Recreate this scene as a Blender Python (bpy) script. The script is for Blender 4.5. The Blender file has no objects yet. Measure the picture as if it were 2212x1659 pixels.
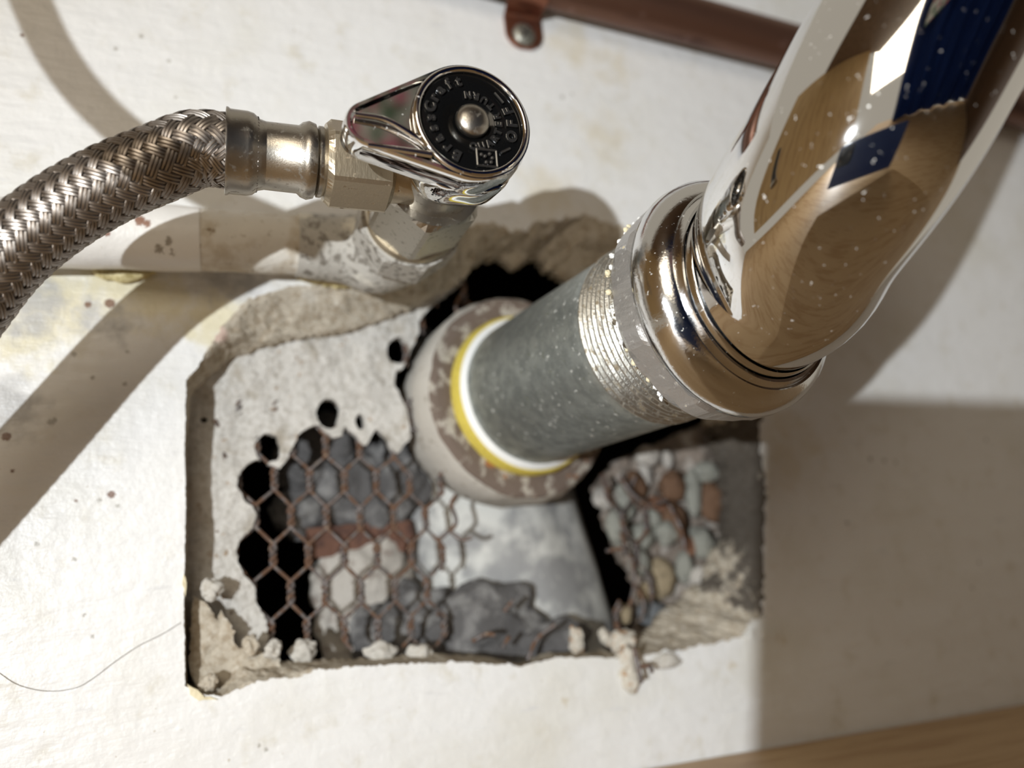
import bpy, math, random
import numpy as np
from mathutils import Vector, Matrix, noise
from mathutils.geometry import delaunay_2d_cdt

random.seed(7)
rng = np.random.default_rng(7)
SC = bpy.context.scene
COL = SC.collection
S = 0.001                      # all modelling numbers are millimetres
F, W, H = 1661.0, 2212, 1659   # focal length in pixels of the photograph frame
D, ZC = 210.0, 70.0            # camera distance from the wall face, camera height over the floor

# ------------------------------------------------------------------ camera
_n = np.array([-641, 381, F]); _n /= np.linalg.norm(_n)
_v = np.array([-.0819, -.978, .1926]); _v -= _n * (_n @ _v); _v /= np.linalg.norm(_v)
_h = np.cross(_n, _v)
R = np.array([_h, _n, _v])     # camera (right, down, forward) -> world
CAM = np.array([0, -D, ZC])

def at(px, py, h=0.0):
    """point on the plane parallel to the wall, h mm in front of it"""
    w = R @ np.array([px - W / 2, py - H / 2, F])
    return CAM + w * ((D - h) / w[1])

def atZ(px, py, Z):
    return CAM + R @ (np.array([px - W / 2, py - H / 2, F]) * Z / F)

cam_d = bpy.data.cameras.new('camera')
cam = bpy.data.objects.new('camera', cam_d); COL.objects.link(cam)
right, down, fwd = R[:, 0], R[:, 1], R[:, 2]
M = Matrix(((right[0], -down[0], -fwd[0], 0), (right[1], -down[1], -fwd[1], 0), (right[2], -down[2], -fwd[2], 0), (0, 0, 0, 1)))
cam.matrix_world = Matrix.Translation(Vector(CAM * S)) @ M
cam_d.sensor_width = 36.0
cam_d.lens = F / W * 36.0
cam_d.clip_start = 0.002
cam_d.dof.use_dof = True
cam_d.dof.focus_distance = 0.158
cam_d.dof.aperture_fstop = 7.2
SC.camera = cam

# ------------------------------------------------------------------ light
world = bpy.data.worlds.new('room'); SC.world = world; world.use_nodes = True
bg = world.node_tree.nodes['Background']
bg.inputs[0].default_value = (1.0, 0.90, 0.74, 1); bg.inputs[1].default_value = 0.40

def lamp(name, kind, loc, power, color, size, target=None):
    l = bpy.data.lights.new(name, kind); l.energy = power; l.color = color
    if kind in ('POINT', 'SPOT'): l.shadow_soft_size = size * S
    else: l.size = size * S
    o = bpy.data.objects.new(name, l); COL.objects.link(o); o.location = Vector(loc) * S
    if target is not None:
        o.rotation_euler = (Vector(target) - Vector(loc)).to_track_quat('-Z', 'Y').to_euler()
    return o, l
LIGHT = np.array([-244.0, -450.0, 75.0])
torch, tl = lamp('torch_light', 'SPOT', LIGHT, 12.0, (0.93, 0.975, 1.0), 3, (210, 0, 110))
room, rl = lamp('fill_light', 'AREA', (-380, -1150, 620), 5.2, (1.0, 0.87, 0.68), 600, (40, 0, 90))  # added soft warm fill from the left, lightens the shadows on the wall
tl.spot_size = math.radians(80); tl.spot_blend = 1.0

SC.view_settings.view_transform = 'Standard'; SC.view_settings.look = 'None'
SC.view_settings.gamma = 1.0; SC.view_settings.use_curve_mapping = False
SC.view_settings.exposure = 0.0

# ------------------------------------------------------------------ materials
def mat(name, col, rough=0.5, metal=0.0, layers=(), bump=(), spec=0.5, coat=0.0, spots=()):
    """layers: (kind, scale per mm, detail, lo, hi, colour, rough|None, metal|None); bump: (kind, scale, strength mm)
    spots: (colour, softness mm, wobble mm, [(x, z, r)...], strength)"""
    m = bpy.data.materials.new(name); m.use_nodes = True
    nt = m.node_tree; N = nt.nodes; L = nt.links
    b = N['Principled BSDF']
    tc = N.new('ShaderNodeTexCoord'); mp = N.new('ShaderNodeMapping'); mp.inputs['Scale'].default_value = (1000, 1000, 1000)
    L.new(tc.outputs['Object'], mp.inputs[0])
    geo = N.new('ShaderNodeVectorMath'); geo.operation = 'SCALE'
    gp = N.new('ShaderNodeNewGeometry'); L.new(gp.outputs['Position'], geo.inputs[0]); geo.inputs['Scale'].default_value = 1000
    def tex(kind, sc, det):
        if kind.startswith('vor'):
            t = N.new('ShaderNodeTexVoronoi'); t.inputs['Scale'].default_value = sc
            if kind == 'vore': t.feature = 'DISTANCE_TO_EDGE'
            L.new(geo.outputs[0], t.inputs['Vector']); return t.outputs['Distance']
        t = N.new('ShaderNodeTexNoise'); t.inputs['Scale'].default_value = sc; t.inputs['Detail'].default_value = det
        t.inputs['Roughness'].default_value = 0.6
        if kind == 'streakx' or kind == 'streakz' or kind == 'streakd':
            q = N.new('ShaderNodeMapping')
            q.inputs['Scale'].default_value = {'streakx': (.12, 1, 1), 'streakz': (1, 1, .12), 'streakd': (.22, 1, 1)}[kind]
            if kind == 'streakd': q.inputs['Rotation'].default_value = (0, math.radians(-35), 0)
            L.new(geo.outputs[0], q.inputs[0]); L.new(q.outputs[0], t.inputs['Vector'])
        else: L.new(geo.outputs[0], t.inputs['Vector'])
        return t.outputs[0]
    cur = None; cr = None; cm = None
    def mixc(mask, c):
        nonlocal cur
        x = N.new('ShaderNodeMix'); x.data_type = 'RGBA'
        L.new(mask, x.inputs[0])
        if cur is None: x.inputs[6].default_value = (*col, 1)
        else: L.new(cur, x.inputs[6])
        x.inputs[7].default_value = (*c, 1); cur = x.outputs[2]
    def mixf(mask, v, prev, d):
        x = N.new('ShaderNodeMix'); L.new(mask, x.inputs[0])
        if prev is None: x.inputs[2].default_value = d
        else: L.new(prev, x.inputs[2])
        x.inputs[3].default_value = v; return x.outputs[0]
    for (kind, sc, det, lo, hi, c, rr, mm) in layers:
        o = tex(kind, sc, det)
        r = N.new('ShaderNodeMapRange'); r.interpolation_type = 'SMOOTHSTEP'
        L.new(o, r.inputs[0]); r.inputs[1].default_value = lo; r.inputs[2].default_value = hi
        mask = r.outputs[0]
        if c is not None: mixc(mask, c)
        if rr is not None: cr = mixf(mask, rr, cr, rough)
        if mm is not None: cm = mixf(mask, mm, cm, metal)
    for (c, soft, wob, pts, strength) in spots:
        nz = N.new('ShaderNodeTexNoise'); nz.inputs['Scale'].default_value = 1.2 / max(wob, .5); nz.inputs['Detail'].default_value = 4
        L.new(geo.outputs[0], nz.inputs['Vector'])
        sb = N.new('ShaderNodeVectorMath'); sb.operation = 'SUBTRACT'; sb.inputs[1].default_value = (.5, .5, .5); L.new(nz.outputs['Color'], sb.inputs[0])
        sm = N.new('ShaderNodeVectorMath'); sm.operation = 'SCALE'; sm.inputs['Scale'].default_value = wob * 3; L.new(sb.outputs[0], sm.inputs[0])
        ad = N.new('ShaderNodeVectorMath'); ad.operation = 'ADD'; L.new(geo.outputs[0], ad.inputs[0]); L.new(sm.outputs[0], ad.inputs[1])
        fl = N.new('ShaderNodeVectorMath'); fl.operation = 'MULTIPLY'; fl.inputs[1].default_value = (1, 0, 1); L.new(ad.outputs[0], fl.inputs[0])
        prev = None
        for (x, z, rad) in pts:
            ds = N.new('ShaderNodeVectorMath'); ds.operation = 'DISTANCE'; L.new(fl.outputs[0], ds.inputs[0]); ds.inputs[1].default_value = (x, 0, z)
            r = N.new('ShaderNodeMapRange'); r.interpolation_type = 'SMOOTHSTEP'; L.new(ds.outputs['Value'], r.inputs[0])
            r.inputs[1].default_value = rad + soft; r.inputs[2].default_value = max(rad - soft, 0); r.inputs[3].default_value = 0; r.inputs[4].default_value = strength
            if prev is None: prev = r.outputs[0]
            else:
                mx = N.new('ShaderNodeMath'); mx.operation = 'MAXIMUM'; L.new(prev, mx.inputs[0]); L.new(r.outputs[0], mx.inputs[1]); prev = mx.outputs[0]
        mixc(prev, c)
    if cur is None: b.inputs['Base Color'].default_value = (*col, 1)
    else: L.new(cur, b.inputs['Base Color'])
    if cr is None: b.inputs['Roughness'].default_value = rough
    else: L.new(cr, b.inputs['Roughness'])
    if cm is None: b.inputs['Metallic'].default_value = metal
    else: L.new(cm, b.inputs['Metallic'])
    b.inputs['Specular IOR Level'].default_value = spec
    b.inputs['Coat Weight'].default_value = coat; b.inputs['Coat Roughness'].default_value = 0.08
    prev = None
    for (kind, sc, st) in bump:
        bn = N.new('ShaderNodeBump'); bn.inputs['Strength'].default_value = 1.0; bn.inputs['Distance'].default_value = st * S
        L.new(tex(kind, sc, 5), bn.inputs['Height'])
        if prev is not None: L.new(prev, bn.inputs['Normal'])
        prev = bn.outputs[0]
    if prev is not None: L.new(prev, b.inputs['Normal'])
    return m

def P(px, py, r, h=0):
    p = at(px, py, h); return (p[0], p[2], r)

MT = {}
MT['paint'] = mat('white_wall_paint', (.76, .76, .755), .40, 0, [
    ('noise', .02, 4, .46, .70, (.70, .69, .65), None, None),
    ('noise', .10, 6, .54, .76, (.64, .615, .55), None, None),
    ('streakd', .30, 5, .60, .75, (.66, .66, .66), None, None),
    ('noise', .55, 3, .68, .76, (.46, .41, .33), None, None)],
    [('streakd', .10, 1.0), ('noise', .16, .5), ('noise', .7, .03)],
    spots=[((.62, .55, .40), 7, 9, [P(1240, 100, 8), P(1330, 140, 6), P(1300, 300, 7), P(1180, 420, 8), P(1690, 160, 3), P(1690, 1000, 6), P(1700, 930, 5), P(1760, 960, 5)], .55),
           ((.66, .60, .40), 5, 6, [P(260, 600, 9), P(120, 660, 10), P(330, 640, 8), P(470, 690, 8), P(60, 720, 7)], .8),
           ((.40, .40, .40), 4, 5, [P(90, 650, 5), P(20, 880, 6), P(190, 690, 3), P(60, 700, 5), P(250, 700, 3), P(470, 610, 4), P(530, 615, 4)], .85),
           ((.15, .065, .03), .25, .4, [P(14, 943, 1.0), P(241, 1068, .9), P(237, 655, 1.2), P(190, 658, .8), P(15, 655, .9), P(305, 488, .3), P(48, 76, .5), P(27, 1018, .4), P(164, 1082, .4)], .9),
           ((.33, .31, .27), .25, .5, [P(110, 912, .8), P(118, 907, .6), P(200, 815, .5), P(270, 830, .5), P(160, 765, .6), P(275, 760, .4), P(365, 132, .5), P(305, 78, .6), P(250, 105, .5), P(380, 210, .4),
                                       P(215, 1080, .5), P(255, 1093, .5), P(80, 1175, .5), P(160, 1208, .5), P(200, 1375, .4), P(182, 1328, .4), P(575, 1620, .5), P(560, 1610, .4), P(430, 1470, .3), P(1880, 992, .9), P(1910, 995, .8), P(1935, 998, .6),
                                       P(1215, 210, .6), P(1236, 203, .5), P(1435, 560, .5), P(2130, 950, .7), P(2100, 1270, .6), P(2115, 1215, .6), P(1830, 1130, .7)], .8),
           ((.50, .40, .24), 1.2, 2.6, [P(1222, 1512, 1.0), P(1345, 1450, 1.2), P(1580, 1435, 1.5), P(1690, 1378, 1.5)], .5)])
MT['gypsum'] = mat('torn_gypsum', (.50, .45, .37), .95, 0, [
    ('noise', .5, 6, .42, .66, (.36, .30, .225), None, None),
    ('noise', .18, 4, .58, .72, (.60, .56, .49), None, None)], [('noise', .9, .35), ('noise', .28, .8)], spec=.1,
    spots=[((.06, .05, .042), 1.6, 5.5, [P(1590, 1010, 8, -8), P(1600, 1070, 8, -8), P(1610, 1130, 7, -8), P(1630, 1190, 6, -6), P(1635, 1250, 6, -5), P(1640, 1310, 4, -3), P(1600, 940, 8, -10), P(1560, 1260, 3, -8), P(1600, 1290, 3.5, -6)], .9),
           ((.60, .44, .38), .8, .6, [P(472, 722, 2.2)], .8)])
MT['plaster'] = mat('grey_plaster', (.62, .60, .565), .95, 0, [
    ('noise', .6, 5, .40, .70, (.47, .445, .405), None, None),
    ('noise', .10, 5, .56, .70, (.42, .385, .33), None, None),
    ('noise', .22, 5, .63, .72, (.33, .22, .13), None, None)], [('noise', .6, .8), ('noise', 2.5, .15), ('vor', .12, .9)], spec=.1)
MT['cavity'] = mat('dark_cavity', (.010, .008, .007), 1, spec=0)  # near-black colour paints in the darkness of the deep hollow
MT['rust_wire'] = mat('rusty_wire', (.17, .15, .145), .45, .6, [
    ('noise', .35, 4, .44, .56, (.13, .07, .042), .9, 0.0),
    ('noise', .8, 3, .62, .70, (.30, .24, .18), .95, 0.0)], [('noise', 3, .1)])
MT['galv'] = mat('galvanised_steel', (.36, .385, .37), .38, .75, [
    ('noise', .28, 6, .36, .66, (.24, .26, .25), .5, None),
    ('streakx', .5, 4, .60, .72, (.17, .18, .14), .6, .4),
    ('noise', .55, 6, .60, .70, (.56, .57, .54), .7, .2)], [('noise', .7, .10), ('noise', 3, .04)])
MT['thread'] = mat('cut_thread', (.50, .49, .45), .30, .95, [
    ('noise', .5, 5, .52, .66, (.26, .21, .14), .6, .5),
    ('noise', 2.2, 4, .62, .72, (.70, .66, .56), .8, .1)], [('noise', 2.5, .1)])
MT['chrome'] = mat('polished_chrome', (.80, .80, .80), .045, 1.0, [
    ('noise', .9, 8, .665, .70, (.80, .77, .72), .6, .3)])
MT['chrome_nut'] = mat('worn_chrome', (.72, .72, .72), .10, 1.0, [
    ('noise', .9, 6, .64, .72, (.70, .68, .62), .5, .5)], [('noise', 1.5, .03)])
MT['scraped'] = mat('scraped_plating', (.52, .51, .50), .42, .85, [
    ('noise', .5, 6, .60, .74, (.72, .71, .68), .7, .3), ('noise', .5, 4, .66, .74, (.55, .47, .30), .8, 0)], [('noise', 1.2, .12)])
MT['nickel'] = mat('satin_nickel', (.46, .43, .38), .30, 1.0, [
    ('noise', .7, 5, .56, .68, (.28, .25, .21), .5, .8)], [('noise', 3, .03)])
MT['brass'] = mat('nickel_plated_brass', (.52, .45, .34), .34, .95, [
    ('noise', .55, 5, .62, .70, (.20, .14, .08), .7, .3)], [('streakz', 1.6, .05)])
MT['braid'] = mat('braided_steel', (.36, .325, .295), .36, 1.0, [('noise', .2, 3, .4, .7, (.26, .225, .195), .45, None)])
MT['braid_core'] = mat('hose_core', (.02, .018, .016), .8)
MT['pipe_paint'] = mat('dusty_painted_pipe', (.66, .63, .57), .6, 0, [
    ('noise', .10, 5, .44, .60, (.52, .46, .37), .9, None),
    ('noise', .35, 6, .58, .70, (.28, .22, .15), .9, None),
    ('noise', 1.6, 4, .62, .72, (.74, .71, .64), .95, None)], [('noise', .8, .18), ('noise', .15, .5)],
    spots=[((.22, .10, .06), .3, .6, [P(305, 488, 1.3, 15), P(318, 494, 1.0, 15), P(235, 513, .7, 15)], .95),
           ((.30, .42, .36), .5, .8, [P(672, 533, 1.8, 15)], .7)])
MT['white_pipe'] = mat('glossy_painted_pipe', (.74, .72, .69), .35, 0, [
    ('noise', .3, 5, .66, .74, (.52, .47, .38), None, None)], [('noise', .25, .3)],
    spots=[((.22, .10, .06), .3, .6, [P(305, 488, 1.2, 15), P(318, 494, .9, 15), P(235, 513, .7, 15)], .95),
           ((.20, .17, .13), .4, 1.0, [P(345, 542, .9, 15), P(365, 530, .8, 15), P(372, 548, .5, 15)], .8)])
MT['elbow'] = mat('weathered_elbow', (.48, .46, .42), .75, .15, [
    ('noise', .45, 6, .50, .62, (.24, .22, .19), .6, .4),
    ('noise', .12, 4, .55, .68, (.68, .65, .57), .95, 0)], [('noise', .9, .25)])
MT['copper'] = mat('tarnished_copper', (.17, .088, .06), .42, .75, [
    ('streakx', .12, 4, .50, .68, (.085, .042, .032), .6, None),
    ('noise', .12, 4, .60, .72, (.25, .15, .125), .55, None)], [('noise', .2, .15)])
MT['strap'] = mat('copper_strap', (.28, .115, .07), .38, .85, [('noise', .15, 4, .5, .66, (.15, .065, .045), .55, None)])
MT['screw'] = mat('zinc_screw', (.36, .36, .32), .45, .8, [('noise', .8, 4, .5, .62, (.20, .19, .15), .6, None)])
MT['yellow'] = mat('yellow_tape', (.70, .57, .10), .7, 0, [('noise', 1.2, 4, .5, .65, (.58, .44, .08), None, None)], [('noise', 1.5, .3)])
MT['white_tape'] = mat('white_tape', (.86, .86, .84), .6, 0, (), [('noise', 1.0, .2)])
MT['hub'] = mat('old_drain_hub', (.17, .13, .105), .9, 0, [
    ('noise', .22, 6, .50, .62, (.46, .42, .36), None, None),
    ('noise', .14, 4, .62, .70, (.34, .15, .06), None, None)], [('noise', .9, .4), ('noise', .3, .4)], spec=.2)
MT['hub_side'] = mat('dusty_drain_hub', (.52, .49, .44), .92, 0, [('noise', .3, 6, .58, .70, (.30, .26, .21), None, None)], [('noise', .7, .4)], spec=.15)
MT['lead'] = mat('dusty_drain_pipe', (.30, .30, .30), .75, .1, [
    ('noise', .045, 5, .42, .58, (.60, .60, .57), .9, 0),
    ('noise', .3, 6, .60, .72, (.66, .65, .62), .95, 0)], [('noise', .4, .3)])
MT['mortar_dark'] = mat('dark_mortar', (.11, .106, .106), .9, 0, [('noise', .12, 6, .48, .66, (.24, .235, .23), None, None)], [('noise', .35, .8), ('noise', 1.4, .2)], spec=.25)
MT['mortar_pale'] = mat('pale_mortar', (.47, .44, .40), .95, 0, [('noise', .2, 5, .5, .65, (.30, .26, .23), None, None)], [('noise', .4, .8)], spec=.1)
MT['cement'] = mat('brown_cement', (.25, .205, .17), .95, 0, [('noise', .2, 5, .5, .65, (.42, .38, .34), None, None)], [('noise', .5, .8)], spec=.1)
MT['rust'] = mat('rusty_strap', (.15, .078, .055), .9, 0, [('noise', .2, 5, .45, .62, (.09, .05, .04), None, None)], [('noise', .6, .4)], spec=.2)
for k, c in dict(st_grey=(.27, .27, .235), st_brown=(.15, .085, .05), st_rust=(.20, .10, .06), st_tan=(.30, .24, .155), st_white=(.45, .42, .38), st_dark=(.16, .17, .18)).items():
    MT[k] = mat(k, c, .8, 0, [('noise', .3, 5, .5, .7, tuple(x * .62 for x in c), None, None)], [('noise', .5, .4)], spec=.3)
MT['crumb'] = mat('gypsum_crumb', (.54, .515, .47), .95, 0, [('noise', .5, 5, .52, .7, (.46, .42, .36), None, None)], [('noise', 1.0, .3)], spec=.1)
MT['crumb_rust'] = mat('rust_stained_crumb', (.56, .52, .45), .95, 0, [('noise', .35, 4, .52, .62, (.42, .22, .09), None, None)], [('noise', 1.0, .3)], spec=.1)
MT['cream'] = mat('cream_paint_chip', (.72, .64, .44), .6)
MT['wood'] = mat('pine_board', (.50, .34, .18), .5, 0, [
    ('streakx', .16, 6, .45, .65, (.40, .25, .12), None, None), ('streakx', .9, 4, .66, .74, (.18, .10, .05), None, None)], [('streakx', .5, .1)])
MT['cabinet'] = mat('cabinet_wood', (.62, .42, .20), .5, 0, [('streakz', .05, 5, .45, .65, (.48, .31, .14), None, None)])
MT['dark_wood'] = mat('brown_cabinet_wood', (.16, .10, .06), .5, 0, [('streakz', .05, 5, .45, .65, (.11, .07, .04), None, None)])
MT['black'] = mat('black_enamel', (.004, .004, .004), .10, 0, spec=.25)
MT['letter'] = mat('moulded_letters', (.02, .019, .018), .14, .0, spec=1.0, coat=.6)
MT['navy'] = mat('navy_stand_in', (.012, .03, .13), .9, 0, (), [('noise', .3, .5)], spec=.1)
MT['navy_case'] = mat('navy_phone_case', (.012, .03, .11), .35, 0)
MT['floral'] = mat('floral_case', (.80, .86, .84), .6, 0, [
    ('noise', .06, 1, .52, .54, (.80, .20, .36), None, None), ('noise', .09, 2, .54, .56, (.10, .22, .13), None, None)])
MT['sealant'] = mat('yellowed_sealant', (.58, .50, .27), .5, 0, [('noise', .5, 4, .5, .66, (.34, .27, .11), None, None)], [('noise', .8, .3)])
MT['hair'] = mat('hair', (.16, .13, .10), .6)
MT['lens_glass'] = mat('lens_glass', (.01, .01, .015), .05, 0, spec=.8)

# ------------------------------------------------------------------ builders
def mm_arr(v): return np.asarray(v, float).reshape(-1, 3)
def org(parent):
    return np.array(parent.location) / S if parent is not None else np.zeros(3)
def chain_org(parent):
    o = np.zeros(3)
    while parent is not None:
        o = o + np.array(parent.location) / S; parent = parent.parent
    return o
def build(name, verts, faces, m, parent=None, smooth=True, base=None, mats=None, fmat=None):
    """world mm vertices -> one mesh object; base = its origin in world mm (top-level)"""
    v = mm_arr(verts)
    o0 = chain_org(parent) if parent is not None else np.zeros(3)
    b = np.array(base, float) if base is not None else (np.zeros(3) if parent is None else o0)
    me = bpy.data.meshes.new(name)
    me.from_pydata(((v - b) * S).tolist(), [], [tuple(int(i) for i in f) for f in faces])
    for k in (mats or [m]): me.materials.append(MT[k])
    if fmat is not None: me.polygons.foreach_set('material_index', np.asarray(fmat, np.int32))
    if smooth: me.polygons.foreach_set('use_smooth', np.ones(len(me.polygons), bool)); me.update(); me.set_sharp_from_angle(angle=math.radians(50))
    me.update()
    o = bpy.data.objects.new(name, me); COL.objects.link(o)
    if parent is not None: o.parent = parent; o.location = Vector((b - o0) * S)
    else: o.location = Vector(b * S)
    return o
def tag(o, label=None, cat=None, group=None, kind=None):
    if label: o['label'] = label
    if cat: o['category'] = cat
    if group: o['group'] = group
    if kind: o['kind'] = kind
    return o
def thing(name, base, label, cat, group=None):
    e = bpy.data.objects.new(name, None); COL.objects.link(e); e.location = Vector(np.array(base) * S)
    e.empty_display_size = .01
    return tag(e, label, cat, group)
def merge(parts):
    V, Fc, n = [], [], 0
    for v, f in parts:
        v = mm_arr(v); V.append(v); Fc += [tuple(i + n for i in q) for q in f]; n += len(v)
    return np.concatenate(V), Fc
def frame(ax, hint=(0, 0, 1)):
    ax = np.array(ax, float); ax /= np.linalg.norm(ax)
    hint = np.array(hint, float)
    if abs(ax @ hint) > .95: hint = np.array([1., 0, 0])
    u = np.cross(hint, ax); u /= np.linalg.norm(u); w = np.cross(ax, u)
    return u, w, ax
def lathe(c, ax, prof, n=64, cap0=True, cap1=True, shape=None, hint=(0, 0, 1), phase=0.0):
    """prof: (distance along axis, radius); shape(theta, r, s) -> radius"""
    u, w, a = frame(ax, hint); c = np.array(c, float); V = []
    for s, r in prof:
        for k in range(n):
            t = 2 * math.pi * k / n + phase
            rr = shape(t, r, s) if shape else r
            V.append(c + a * s + rr * (math.cos(t) * u + math.sin(t) * w))
    Fc = []
    for i in range(len(prof) - 1):
        for k in range(n):
            k2 = (k + 1) % n
            Fc.append((i * n + k, i * n + k2, (i + 1) * n + k2, (i + 1) * n + k))
    if cap0: Fc.append(tuple(range(n - 1, -1, -1)))
    if cap1: Fc.append(tuple(range((len(prof) - 1) * n, len(prof) * n)))
    return np.array(V), Fc
def hexr(flat, corner, n=6, ph=0.0):
    def f(t, r, s):
        a = ((t - ph) % (2 * math.pi / n)) - math.pi / n
        return min(r, flat / math.cos(a), corner) if r > flat else r
    return f
def catmull(pts, step=2.0):
    p = [np.array(q, float) for q in pts]; p = [2 * p[0] - p[1]] + p + [2 * p[-1] - p[-2]]
    out = []
    for i in range(1, len(p) - 2):
        n = max(2, int(np.linalg.norm(p[i + 1] - p[i]) / step))
        for k in range(n):
            t = k / n
            out.append(.5 * ((2 * p[i]) + (p[i + 1] - p[i - 1]) * t + (2 * p[i - 1] - 5 * p[i] + 4 * p[i + 1] - p[i + 2]) * t * t + (3 * p[i] - p[i - 1] - 3 * p[i + 1] + p[i + 2]) * t ** 3))
    out.append(p[-2]); return np.array(out)
def frames(path):
    T = np.gradient(path, axis=0); T /= np.linalg.norm(T, axis=1)[:, None]
    u, w, _ = frame(T[0]); U = [u]
    for i in range(1, len(path)):
        u = U[-1] - T[i] * (U[-1] @ T[i]); U.append(u / np.linalg.norm(u))
    U = np.array(U); return U, np.cross(T, U), T
def sweep(path, r, n=12, cap=True):
    path = np.asarray(path, float); U, Wv, T = frames(path)
    r = np.broadcast_to(np.asarray(r, float), (len(path),))
    t = np.arange(n) * 2 * math.pi / n
    V = path[:, None] + r[:, None, None] * (np.cos(t)[None, :, None] * U[:, None] + np.sin(t)[None, :, None] * Wv[:, None])
    m = len(path); Fc = []
    for i in range(m - 1):
        for k in range(n):
            k2 = (k + 1) % n; Fc.append((i * n + k, i * n + k2, (i + 1) * n + k2, (i + 1) * n + k))
    if cap: Fc += [tuple(range(n - 1, -1, -1)), tuple(range((m - 1) * n, m * n))]
    return V.reshape(-1, 3), Fc
def box(c, sx, sy, sz, rot=None):
    V = np.array([[x * sx / 2, y * sy / 2, z * sz / 2] for x in (-1, 1) for y in (-1, 1) for z in (-1, 1)])
    if rot is not None: V = V @ np.array(rot).T
    return V + np.array(c), [(0, 1, 3, 2), (4, 6, 7, 5), (0, 4, 5, 1), (2, 3, 7, 6), (0, 2, 6, 4), (1, 5, 7, 3)]
def inside(poly, pts):
    poly = np.asarray(poly); x, y = pts[:, 0], pts[:, 1]; r = np.zeros(len(pts), bool); j = len(poly) - 1
    for i in range(len(poly)):
        xi, yi = poly[i]; xj, yj = poly[j]
        if yi != yj: r ^= ((yi > y) != (yj > y)) & (x < (xj - xi) * (y - yi) / (yj - yi) + xi)
        j = i
    return r
def densify(poly, step, jit=0.0, seed=1, closed=True):
    out = []; n = len(poly); rs = np.random.default_rng(seed)
    for i in range(n if closed else n - 1):
        a, b = np.array(poly[i], float), np.array(poly[(i + 1) % n], float)
        k = max(1, int(np.linalg.norm(b - a) / step))
        for q in range(k):
            out.append(a + (b - a) * q / k + (rs.normal(0, jit, len(a)) if jit else 0))
    return np.array(out)
def ell(cx, cy, rx, ry, n=14, jit=.08, seed=3):
    rs = np.random.default_rng(seed)
    return [(cx + rx * (1 + rs.normal(0, jit)) * math.cos(2 * math.pi * k / n), cy + ry * (1 + rs.normal(0, jit)) * math.sin(2 * math.pi * k / n)) for k in range(n)]
def nz(x, y, z=0.0, sc=.1): return noise.noise(Vector((x * sc, y * sc, z * sc)))
def fbm(x, y, z=0.0, sc=.1, o=4): return noise.fractal(Vector((x * sc, y * sc, z * sc)), 1.0, 2.0, o)
def sheet(outline, holes, spacing, yfun, thick, bounds=None):
    """outline / holes: lists of world (x, z) in mm; returns a solid sheet whose front is y = yfun(x, z)"""
    rings = [np.asarray(outline, float)] + [np.asarray(q, float) for q in holes]
    V = []; E = []
    for q in rings:
        n0 = len(V); V += q.tolist(); E += [(n0 + i, n0 + (i + 1) % len(q)) for i in range(len(q))]
    if spacing:
        lo, hi = rings[0].min(0), rings[0].max(0)
        gx, gz = np.meshgrid(np.arange(lo[0], hi[0], spacing), np.arange(lo[1], hi[1], spacing))
        g = np.c_[gx.ravel(), gz.ravel()] + rng.uniform(-.3, .3, (gx.size, 2)) * spacing
        ok = inside(rings[0], g)
        for q in rings[1:]: ok &= ~inside(q, g)
        V += g[ok].tolist()
    r = delaunay_2d_cdt([Vector(p) for p in V], E, [], 1, 1e-5)
    vs = np.array([tuple(p) for p in r[0]]); tri = np.array(r[2])
    c = vs[tri].mean(1); ok = inside(rings[0], c)
    for q in rings[1:]: ok &= ~inside(q, c)
    tri = tri[ok]
    v0, v1, v2 = vs[tri[:, 0]], vs[tri[:, 1]], vs[tri[:, 2]]
    sgn = np.cross(v1 - v0, v2 - v0); tri[sgn < 0] = tri[sgn < 0][:, ::-1]
    # seen from -Y with x right and z up a counter-clockwise triangle faces the viewer
    Y = np.array([yfun(x, z) for x, z in vs]); n = len(vs)
    front = np.c_[vs[:, 0], Y, vs[:, 1]]
    if not thick: return front, [tuple(t) for t in tri], len(tri)
    back = front + [0, thick, 0]
    Fc = [tuple(t) for t in tri] + [tuple(t[::-1] + n) for t in tri]
    ed = {}
    for t in tri:
        for i in range(3): ed[(t[i], t[(i + 1) % 3])] = 1
    for (a, b) in ed:
        if (b, a) not in ed: Fc.append((b, a, a + n, b + n))
    return np.r_[front, back], Fc, len(tri)
def px2(pts, h): return [tuple(at(x, y, h)[[0, 2]]) for x, y in pts]
def icos(sub=3):
    t = (1 + 5 ** .5) / 2
    V = [(-1, t, 0), (1, t, 0), (-1, -t, 0), (1, -t, 0), (0, -1, t), (0, 1, t), (0, -1, -t), (0, 1, -t), (t, 0, -1), (t, 0, 1), (-t, 0, -1), (-t, 0, 1)]
    V = [np.array(v) / np.linalg.norm(v) for v in V]
    Fc = [(0, 11, 5), (0, 5, 1), (0, 1, 7), (0, 7, 10), (0, 10, 11), (1, 5, 9), (5, 11, 4), (11, 10, 2), (10, 7, 6), (7, 1, 8), (3, 9, 4), (3, 4, 2), (3, 2, 6), (3, 6, 8), (3, 8, 9), (4, 9, 5), (2, 4, 11), (6, 2, 10), (8, 6, 7), (9, 8, 1)]
    for _ in range(sub):
        mid = {}; out = []
        def m(a, b):
            k = (min(a, b), max(a, b))
            if k not in mid:
                q = V[a] + V[b]; V.append(q / np.linalg.norm(q)); mid[k] = len(V) - 1
            return mid[k]
        for a, b, c in Fc:
            x, y, z = m(a, b), m(b, c), m(c, a); out += [(a, x, z), (b, y, x), (c, z, y), (x, y, z)]
        Fc = out
    return np.array(V), Fc
ICO2, ICO3, ICO4 = icos(2), icos(3), icos(4)
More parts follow.
